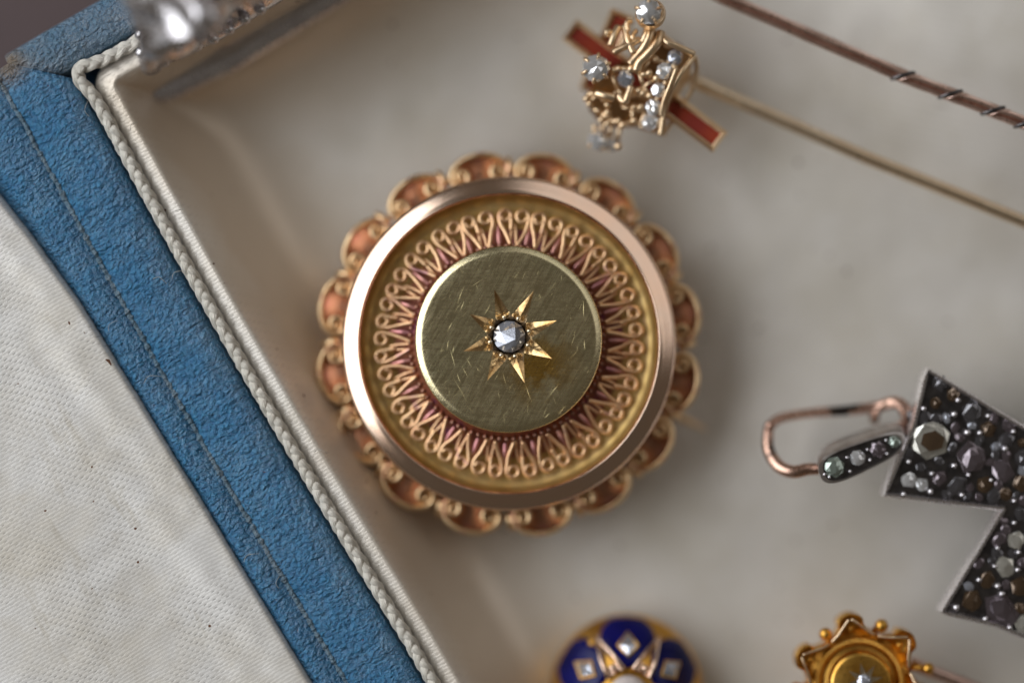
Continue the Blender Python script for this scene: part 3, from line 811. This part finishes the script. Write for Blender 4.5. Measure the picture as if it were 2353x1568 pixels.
for nx in (2073, 2182, 2281, 2356, 2440):
    i_ = min(range(len(xs_)), key=lambda k: abs(xs_[k]-nx)); p_ = cpt[i_]; t_ = (cpt[i_+2]-cpt[i_-2]).normalized()
    sd_ = Vector((-t_.y, t_.x, 0)); up_v = Vector((0, 0, 1)); ring = []
    for k in range(28):
        a = TAU*k/28; ring.append(p_+sd_*.064*math.cos(a)+up_v*.064*math.sin(a)+t_*(.085*math.cos(a)))
    part('notch_band', MB().tube(ring, .021, 7, closed=True, up=t_), m_oxid, tw, True)
    ring = []
    for k in range(15):
        a = PI*(.12+.76*k/14); ring.append(p_+sd_*.060*math.cos(a)+up_v*.066*math.sin(a)+t_*(.06+.085*math.cos(a)))
    part('collar_wire', MB().tube(ring, .012, 7, up=t_), m_rshaft, tw, True)
# ================================================================ Maltese cross earring
zx = -.20
cc0 = P(2424.5, 1110, -.95)
crs = thing('cross_pendant', 'blackened silver cross pendant paved with dark and pale stones, rose gold hook at its side', 'pendant', cc0)
axang = math.atan2(97, 283)      # arm 1 points to the left and up in the picture
def armpt(s_, t_, k=0):
    """s_ px out from the centre along the arm, t_ px across (positive = upwards in the picture for the left arm)"""
    dx, dy = -.946, -.324; nx, ny = .324, -.946
    x, y = s_*dx+t_*nx, s_*dy+t_*ny
    for _ in range(k): x, y = y, -x       # quarter turn (picture axes): left -> down
    return 2424.5+x, 1110+y
def hw(s_): return 72+.216*s_
rnd = random.Random(3)
arms_st = {
 0: [(2137, 1012, 43, m_citrine, 1.1), (2230, 1050, 34, m_mauve, 1.15), (2160, 880, 20, m_dark, 1), (2190, 905, 17, m_brown, 1), (2232, 945, 24, m_dark, 1.2), (2088, 1102, 19, m_dia, 1), (2117, 1112, 16, m_dia, 1), (2158, 1098, 17, m_mauve, 1.2),
     (2200, 1115, 20, m_dark, 1.3), (2262, 1112, 20, m_brown, 1), (2305, 1080, 25, m_mauve, 1.2), (2270, 985, 20, m_brown, 1), (2312, 1010, 20, m_dark, 1), (2150, 925, 14, m_brown, 1), (2310, 1135, 15, m_brown, 1), (2350, 1050, 20, m_dark, 1), (2345, 1110, 20, m_brown, 1), (2390, 1080, 22, m_dark, 1.1)],
 1: [(2232, 1378, 24, m_brown, 1.1), (2308, 1300, 24, m_citrine, 1.1), (2300, 1400, 36, m_mauve, 1.3), (2344, 1345, 24, m_brown, 1), (2268, 1330, 18, m_brown, 1.2), (2335, 1240, 22, m_citrine, 1), (2290, 1268, 14, m_dark, 1), (2352, 1432, 22, m_citrine, 1.1), (2400, 1300, 30, m_dark, 1), (2390, 1400, 26, m_brown, 1), (2400, 1220, 22, m_dark, 1)]}
beads_st = {
 0: [(2122, 938, 8), (2201, 919, 8), (2192, 951, 9), (2222, 993, 10), (2251, 994, 8), (2309, 1030, 9), (2192, 1069, 9), (2141, 1087, 7), (2076, 1134, 7), (2138, 1128, 8), (2210, 1136, 7), (2277, 1102, 6), (2088, 1060, 7), (2270, 955, 7), (2328, 991, 7), (2225, 1090, 7), (2330, 1150, 7)],
 1: [(2197, 1394, 10), (2249, 1331, 8), (2292, 1345, 9), (2302, 1363, 9), (2264, 1420, 8), (2292, 1258, 7), (2338, 1308, 8), (2340, 1268, 7), (2330, 1200, 7), (2320, 1440, 7), (2285, 1300, 6)]}
for k in range(4):
    arm = MB(); out_s = 362
    poly = [armpt(out_s, hw(out_s), k), armpt(out_s-12, 24, k), armpt(out_s, -hw(out_s), k), armpt(92, -92, k), armpt(0, 0, k), armpt(92, 92, k)]
    poly = [P(x, y, zx) for x, y in poly]
    wv = MB()
    wv.prism([(p.x, p.y) for p in poly][::1], zx-.30, zx-.02)
    # pebbly pave bed
    ao = part('cross_arm', wv, m_oxid, crs, False)
    edge = MB(); el = [armpt(92, 92, k), armpt(out_s, hw(out_s), k), armpt(out_s-12, 24, k), armpt(out_s, -hw(out_s), k), armpt(92, -92, k)]
    ed = [P(x, y, zx-.005) for x, y in el]; dense = []
    for a, b_ in zip(ed, ed[1:]):
        for j in range(10): dense.append(a.lerp(b_, j/10)+Vector((rnd.uniform(-1, 1), rnd.uniform(-1, 1), rnd.uniform(-1, 1)))*.0004)
    dense.append(ed[-1])
    edge.tube(dense, 1, sect=[(-.022, -.28), (.022, -.28), (.026, .0), (.012, .022), (-.012, .022), (-.026, 0)])
    part('silver_edge', edge, m_silver, ao, 50)
    sts = arms_st.get(k); bds = beads_st.get(k)
    if sts is None:
        sts = []; bds = []
        for _ in range(14):
            s2 = rnd.uniform(110, 335); t2 = rnd.uniform(-1, 1)*(hw(s2)-24)
            rr = rnd.uniform(16, 30); x, y = armpt(s2, t2, k)
            if all(math.hypot(x-q_[0], y-q_[1]) > rr+q_[2] for q_ in sts): sts.append((x, y, rr, rnd.choice([m_dark, m_brown, m_mauve, m_citrine]), 1.1))
        for _ in range(12):
            s2 = rnd.uniform(100, 340); t2 = rnd.uniform(-1, 1)*(hw(s2)-14); bds.append((*armpt(s2, t2, k), 8))
    for _ in range(700):      # small stones packed between the large ones
        s2 = rnd.uniform(60, 345); t2 = rnd.uniform(-1, 1)*(hw(s2)-14); rr = rnd.uniform(9, 21); x, y = armpt(s2, t2, k)
        if all(math.hypot(x-q_[0], y-q_[1]) > rr*.86+q_[2]*.92 for q_ in sts+[(b0, b1, b2*.6) for b0, b1, b2 in bds]): sts.append((x, y, rr, rnd.choice([m_dark, m_dark, m_dark, m_brown, m_mauve, m_mauve, m_rosecut]), 1.3))
    for (x, y, rr, mt, ex) in sts:
        big = rr > 40
        g = MB().gem(P(x, y, zx-.012), L(rr*1.02), (.20 if big else .20), 6 if big else 5, .60, ex=ex, rot=rnd.uniform(0, 3), dep=.3, jit=.26)
        part('stone', g, mt, ao, False, label='large pale yellow stone' if big else None)
        if big:
            cc_ = P(x+3, y, zx-.012); tr = L(rr*.60); tz = L(rr*1.02)*.345
            tm = MB(); tm.add([cc_+Vector((math.cos(TAU*i/6+.3)*tr*1.12, math.sin(TAU*i/6+.3)*tr*.95, tz+.004*math.cos(i))) for i in range(6)]+[cc_+Vector((0, 0, tz+.008))], [[i, (i+1) % 6, 6] for i in range(6)])
            part('stone_table', tm, m_brown, ao, False)
    for (x, y, rr) in bds:
        part('silver_grain', MB().ball(P(x, y, zx+.004), L(rr*.85), 12, 8), m_silver, ao, True)
# bumpy pave plate
# bail
def pb_(x, y, z): return P(1727+x*.4748, 823+y*.4748, z)
mb = MB()
top = []
for i in range(26):
    f = i/25
    top.append(f)
axp = lambda f: Vector((345+f*390, 545-f*165, 0))
prf = []
nb_ = 30
outl = []
for i in range(nb_):
    a = TAU*i/nb_; x = math.copysign(abs(math.cos(a))**.6, math.cos(a)); y = math.copysign(abs(math.sin(a))**.7, math.sin(a))
    f = .5-.5*x*-1
    wdt = 88-28*((x+1)/2)
    px_, py_ = 535+225*x*.92, 475-92*x*.92
    outl.append((px_+wdt*y*.34*.9, py_+wdt*y*.9))
lo0 = [pb_(x-10, y-50, -.52) for x, y in outl]; lo = [pb_(x-9, y-48, -.27) for x, y in outl]; hi = [pb_(x, y, -.10-.10*i_) for (x, y), i_ in zip(outl, [abs(math.cos(TAU*i/nb_)+1)/2 for i in range(nb_)])]
mid_ = sum(hi, Vector())/nb_
inn = [h.lerp(mid_, .10) for h in hi]; inn2 = [p-Vector((0, 0, .03)) for p in inn]
part('bail_body', MB().grid([lo0, lo, [l.lerp(h, .9)+(h-mid_)*.02 for l, h in zip(lo, hi)], hi, inn, inn2], closed_v=True, flip=True), m_dsilver, crs, 50)
mb = MB(); mb.add([mid_-Vector((0, 0, .03))]+inn2, [[0, i+1, (i+1) % nb_+1] for i in range(nb_)])
bb = part('bail_bed', mb, m_oxid, crs, False)
for (x, y, r_, m_) in ((398, 525, 54, m_green), (512, 480, 40, m_dia), (610, 440, 42, m_mauve), (690, 400, 32, m_green)):
    f = (x-345)/390
    part('stone', MB().gem(pb_(x, y, -.12-.09*f), L(r_*.4748), .4, 7, .5, rot=x, jit=.15), m_, bb, False)
for (x, y) in ((352, 560), (375, 572), (460, 478), (475, 545), (572, 490), (560, 440), (650, 395), (655, 460)):
    f = (x-345)/390
    part('silver_grain', MB().ball(pb_(x, y, -.11-.09*f), L(4.2), 8, 6), m_silver, bb, True)
hk = [(330, 535, -.30), (270, 535, -.26), (200, 548, -.26), (130, 520, -.32), (84, 450, -.40), (78, 380, -.45), (90, 325, -.48), (150, 285, -.52), (300, 262, -.56), (450, 252, -.58), (600, 235, -.55), (690, 212, -.48), (745, 250, -.45), (750, 310, -.50), (700, 345, -.58)]
part('ear_hook', MB().tube(catmull([pb_(*h) for h in hk], 7), lambda f: .054+.008*math.sin(f*9), 12), m_hook, crs, True)
part('hook_ball', MB().ball(pb_(88, 325, -.44), .055, 12, 9), m_hook, crs, True)
part('hook_joint', MB().tube([pb_(590, 300, -.62), pb_(600, 250, -.55), pb_(650, 215, -.5), pb_(720, 220, -.5), pb_(750, 290, -.5), pb_(770, 330, -.5)], .05, 10), m_hook, crs, True)
part('hook_bracket', MB().tube([pb_(730, 235, -.5), pb_(775, 270, -.42), pb_(800, 330, -.4)], .055, 8), m_oxid, crs, True)

# ================================================================ blue enamel brooch (bottom)
ex, ey = 1447, 1606
en = thing('cluster_brooch', 'domed gold cluster brooch with royal blue enamel lozenges and square diamonds', 'brooch', P(ex, ey, -.95))
ce = P(ex, ey, 0); ce.z = 0
def dome(r): # px -> z
    return -.28-.42*(r/170.0)**2.2
pr = [(L(r, dome(r)), dome(r)-.035) for r in (4, 40, 70, 100, 125, 145, 158, 166, 171)]+[(L(174, -.8), -.80), (L(165, -.95), -.95)]
part('gold_dome', MB().lathe(pr, 72, ce), m_deep, en, True)
def ed(r, a, dz=0): z = dome(r)+dz; return ce+Vector((L(r, z)*math.cos(a), L(r, z)*math.sin(a), z))
for k in range(6):
    a0 = R(90+60*k)
    # curved lozenge patch
    rows = []
    for i in range(13):
        s_ = i/12; r = 62+ (168-62)*s_
        hwid = R(29.5)*math.sin(PI*min(1, s_*1.06+.0))**.75 if s_ < .55 else R(29)*max(.0, 1-((s_-.55)/.5)**2)**.5*1.0
        rows.append([ed(r, a0+hwid*(j/6-1)+.0, .0 if (0 < j < 12 and 0 < i < 12) else -.03) for j in range(13)])
    part('enamel_lozenge', MB().grid(rows), m_blue, en, True)
    cx, cy = 114, 0
    sq = []
    for (dr, dt) in ((26, 0), (0, 24), (-26, 0), (0, -24)):
        sq.append(ed(cx+dr, a0+dt/cx, .012))
    top_ = [p.lerp(ed(cx, a0, .05), .5)+Vector((0, 0, .008)) for p in sq]
    ct = ed(cx+rnd.uniform(-3, 3), a0+.02, .055)
    mb = MB(); mb.add(sq+top_+[ct], [[i, (i+1) % 4, 4+(i+1) % 4, 4+i] for i in range(4)]+[[4+i, 4+(i+1) % 4, 8] for i in range(4)])
    part('square_diamond', mb, m_rosecut, en, False)
    part('diamond_frame', MB().tube([p+Vector((0, 0, .004)) for p in sq], .012, 6, closed=True), m_deep, en, True)
    a1 = a0+R(30)
    # gold spike between lozenges
    l_, m2, r_ = ed(62, a1-R(20), .02), ed(150, a1, .01), ed(62, a1+R(20), .02)
    part('gold_spike', MB().tube([l_, ed(100, a1-R(8.5), .02), m2, ed(100, a1+R(8.5), .02), r_], .022, 6), m_rose, en, True)
    mb = MB(); mb.add([l_-Vector((0, 0, .03)), m2-Vector((0, 0, .02)), r_-Vector((0, 0, .03))], [[0, 2, 1]])
    part('spike_plate', mb, m_rose, en, False)
    part('gold_grain', MB().ball(ed(74, a1, .04), .030, 10, 7), m_rose, en, True)
part('centre_stone', MB().lathe([(.003, .03), (L(18), .022), (L(34), -.01), (L(44), -.07), (L(47), -.12)], 32, (ce.x, ce.y, -.22)), m_pearl, en, True)
part('edge_bead', MB().ball(P(1362, 1476, -.58), .05, 10, 8), m_deep, en, True)

# ================================================================ small gold star pin (bottom right)
gx, gy = 1985, 1575
gp_ = thing('stickpin', 'small deep yellow gold stickpin with scalloped edge, gold balls and rope ring', 'pin', P(gx, gy, -.95))
cg = P(gx, gy, 0); cg.z = 0
def gq(r, a, z): return cg+Vector((L(r, z)*math.cos(a), L(r, z)*math.sin(a), z))
part('star_disc', MB().lathe([(.02, -.20), (L(64), -.20), (L(70), -.212), (L(73), -.235), (L(73), -.28), (L(76), -.34), (L(88), -.36), (L(112), -.37), (L(120), -.40), (L(120), -.6), (.02, -.6)], 72, cg), m_deep, gp_, 40)
for sgn in (0, 1):
    pts = []
    for i in range(720):
        a = TAU*i/720; ph = a*34+PI*sgn
        pts.append(gq(97+3.6*math.cos(ph), a, -.315+.015*math.sin(ph)))
    part('rope_strand', MB().tube(pts, .0185, 6, closed=True), m_deep, gp_, True)
balls = [126.5, 74, 15.6, -43, -103, -175]
lobes = [100, 44, -14, -73, -139, 155]
bp_ = [(1896, 1455, 15), (2024.6, 1436, 16), (2132, 1534, 14)]
for i, a in enumerate(balls):
    if i < 3: p = P(bp_[i][0], bp_[i][1], -.30); r_ = bp_[i][2]
    else: p = gq(148, R(a), -.30); r_ = 15
    part('gold_ball', MB().ball(p, L(r_), 14, 10), m_deep, gp_, True)
    part('ball_stem', MB().tube([gq(118, R(a), -.42), p-Vector((0, 0, .03))], .035, 7), m_deep, gp_, True)
for i, a in enumerate(lobes):
    a = R(a); mb = MB()
    # petal lobe: tall folded wall with a pointed ogee in front
    w_ = R(27)
    pts = [gq(112, a-w_, -.26), gq(120, a-w_*.7, -.24), gq(133, a-w_*.42, -.22), gq(150, a-w_*.34, -.22), gq(159, a, -.23), gq(150, a+w_*.34, -.22), gq(133, a+w_*.42, -.22), gq(120, a+w_*.7, -.24), gq(112, a+w_, -.26)]
    mb.tube(catmull(pts, 5), 1, sect=[(-.012, -.26), (.012, -.26), (.018, -.01), (0, .012), (-.018, -.01)])
    part('scallop_wall', mb, m_deep, gp_, 50)
    mb = MB().tube(catmull([gq(150, a-.02, -.20), gq(136, a-w_*.28, -.20), gq(122, a-w_*.60, -.22), gq(116, a-w_*.95, -.24)], 5), .014, 6)
    mb.tube(catmull([gq(150, a+.02, -.20), gq(136, a+w_*.28, -.20), gq(122, a+w_*.60, -.22), gq(116, a+w_*.95, -.24)], 5), .014, 6)
    part('ogee_wire', mb, m_pgold, gp_, True)
    part('gold_grain', MB().ball(gq(125, a, -.30), L(7.5), 10, 7), m_deep, gp_, True)
    mb = MB(); pl = catmull(pts, 4); cen = gq(112, a, -.44)
    mb.add([cen]+[p-Vector((0, 0, .17)) for p in pl], [[0, i_+1, i_+2] for i_ in range(len(pl)-1)])
    part('scallop_floor', mb, m_deep, gp_, True)
gs = P(1985, 1563, -.2)
mb = MB(); sv_ = [gs+Vector((0, 0, .015))]
for i in range(16):
    a = TAU*i/16+.2; rr = (44 if i % 2 == 0 else 19)/S; sv_.append(gs+Vector((math.cos(a)*rr, math.sin(a)*rr, .002 if i % 2 == 0 else .014)))
mb.add(sv_, [[0, i+1, (i+1) % 16+1] for i in range(16)])
part('star_setting', mb, m_cut, gp_, False)
part('diamond', MB().gem(gs+Vector((0, 0, .015)), 17/S, .4, 8, .5, jit=.1), m_rosecut, gp_, False)
sp = [P(2090, 1520, -.50), P(2150, 1545, -.48), P(2352, 1622, -.40), P(2560, 1700, -.34)]
part('pin_shaft', MB().tube(sp, .062, 12), m_rshaft, gp_, True)

# ================================================================ silver bangle (top left, standing high above the focus)
bg = thing('bangle', 'chased silver bangle standing over the back corner of the cushion', 'bangle', P(700, -200, -.95))
foot = [(644, 2), (556, 57), (501, 92), (444, 117), (400, 138), (365, 156), (343, 160), (330, 142), (325, 95), (325, 0), (338, -150), (450, -420), (800, -650), (1200, -750), (1420, -700), (1350, -520), (1080, -300), (820, -110)]
fp = catmull([P(x, y, 0) for x, y in foot], 26, closed=True); nf = len(fp)
# outward normals
tot = sum((fp[i].x*fp[(i+1) % nf].y-fp[(i+1) % nf].x*fp[i].y) for i in range(nf)); sg_ = 1 if tot > 0 else -1
nrm = []
for i in range(nf):
    t_ = fp[(i+3) % nf]-fp[(i-3) % nf]; nrm.append((Vector((t_.y, -t_.x, 0)).normalized())*sg_)
nrm = [(sum((nrm[(i+d) % nf] for d in range(-7, 8)), Vector())).normalized() for i in range(nf)]
arc_ = [0]
for i in range(1, nf): arc_.append(arc_[-1]+(fp[i]-fp[i-1]).length)
def bprof(pf, relief, name, mat):
    rows = []
    for i in range(nf):
        row = []
        for (o_, z_) in pf:
            rl = 0
            if relief:
                s_ = arc_[i]; m_ = sm(.05, .25, z_)*sm(1.25, .95, z_)
                rl = m_*(.09*math.sin(s_*4.6+3*math.sin(z_*4.5))+.06*math.sin(s_*12-z_*11)+.08*noise.noise(Vector((s_*2.4, z_*3, 1))))
            row.append(fp[i]+nrm[i]*(o_+rl)+Vector((0, 0, z_)))
        rows.append(row)
    part(name, MB().grid(rows, closed_u=True, flip=sg_ < 0), mat, bg, True)
up_ = [(0.0, -.02), (.015, .03), (.0, .08), (-.03, .12), (-.05, .20), (-.05, .30), (-.06, .40), (-.09, .50), (-.13, .60), (-.18, .70), (-.24, .80), (-.30, .90), (-.38, .98), (-.48, 1.04), (-.60, 1.06), (-.70, 1.02), (-.74, .90), (-.66, .5), (-.45, 0)]
bprof(up_, True, 'chased_band', m_silver)
bprof([(0.0, -.02), (-.05, -.08), (-.07, -.20), (-.04, -.32), (.04, -.42), (.14, -.48)], False, 'plain_wall', m_dsilver)
bprof([(.10, -.47), (.20, -.47), (.26, -.50), (.27, -.56), (.22, -.60), (0, -.60)], False, 'foot_rim', m_silver)
acc = .2; i = 0
pr_ = part('silver_bead', MB().ball((0, 0, 0), .058, 10, 8), m_silver, bg, True, local=True); fst = True
for i in range(nf):
    if arc_[i] > acc and arc_[i] < 5.2:
        acc += .17; p = fp[i]+nrm[i]*(-.01)+Vector((0, 0, .14))-ORG[bg.name]
        if fst: pr_.location = p; fst = False
        else: again(pr_, bg, p)
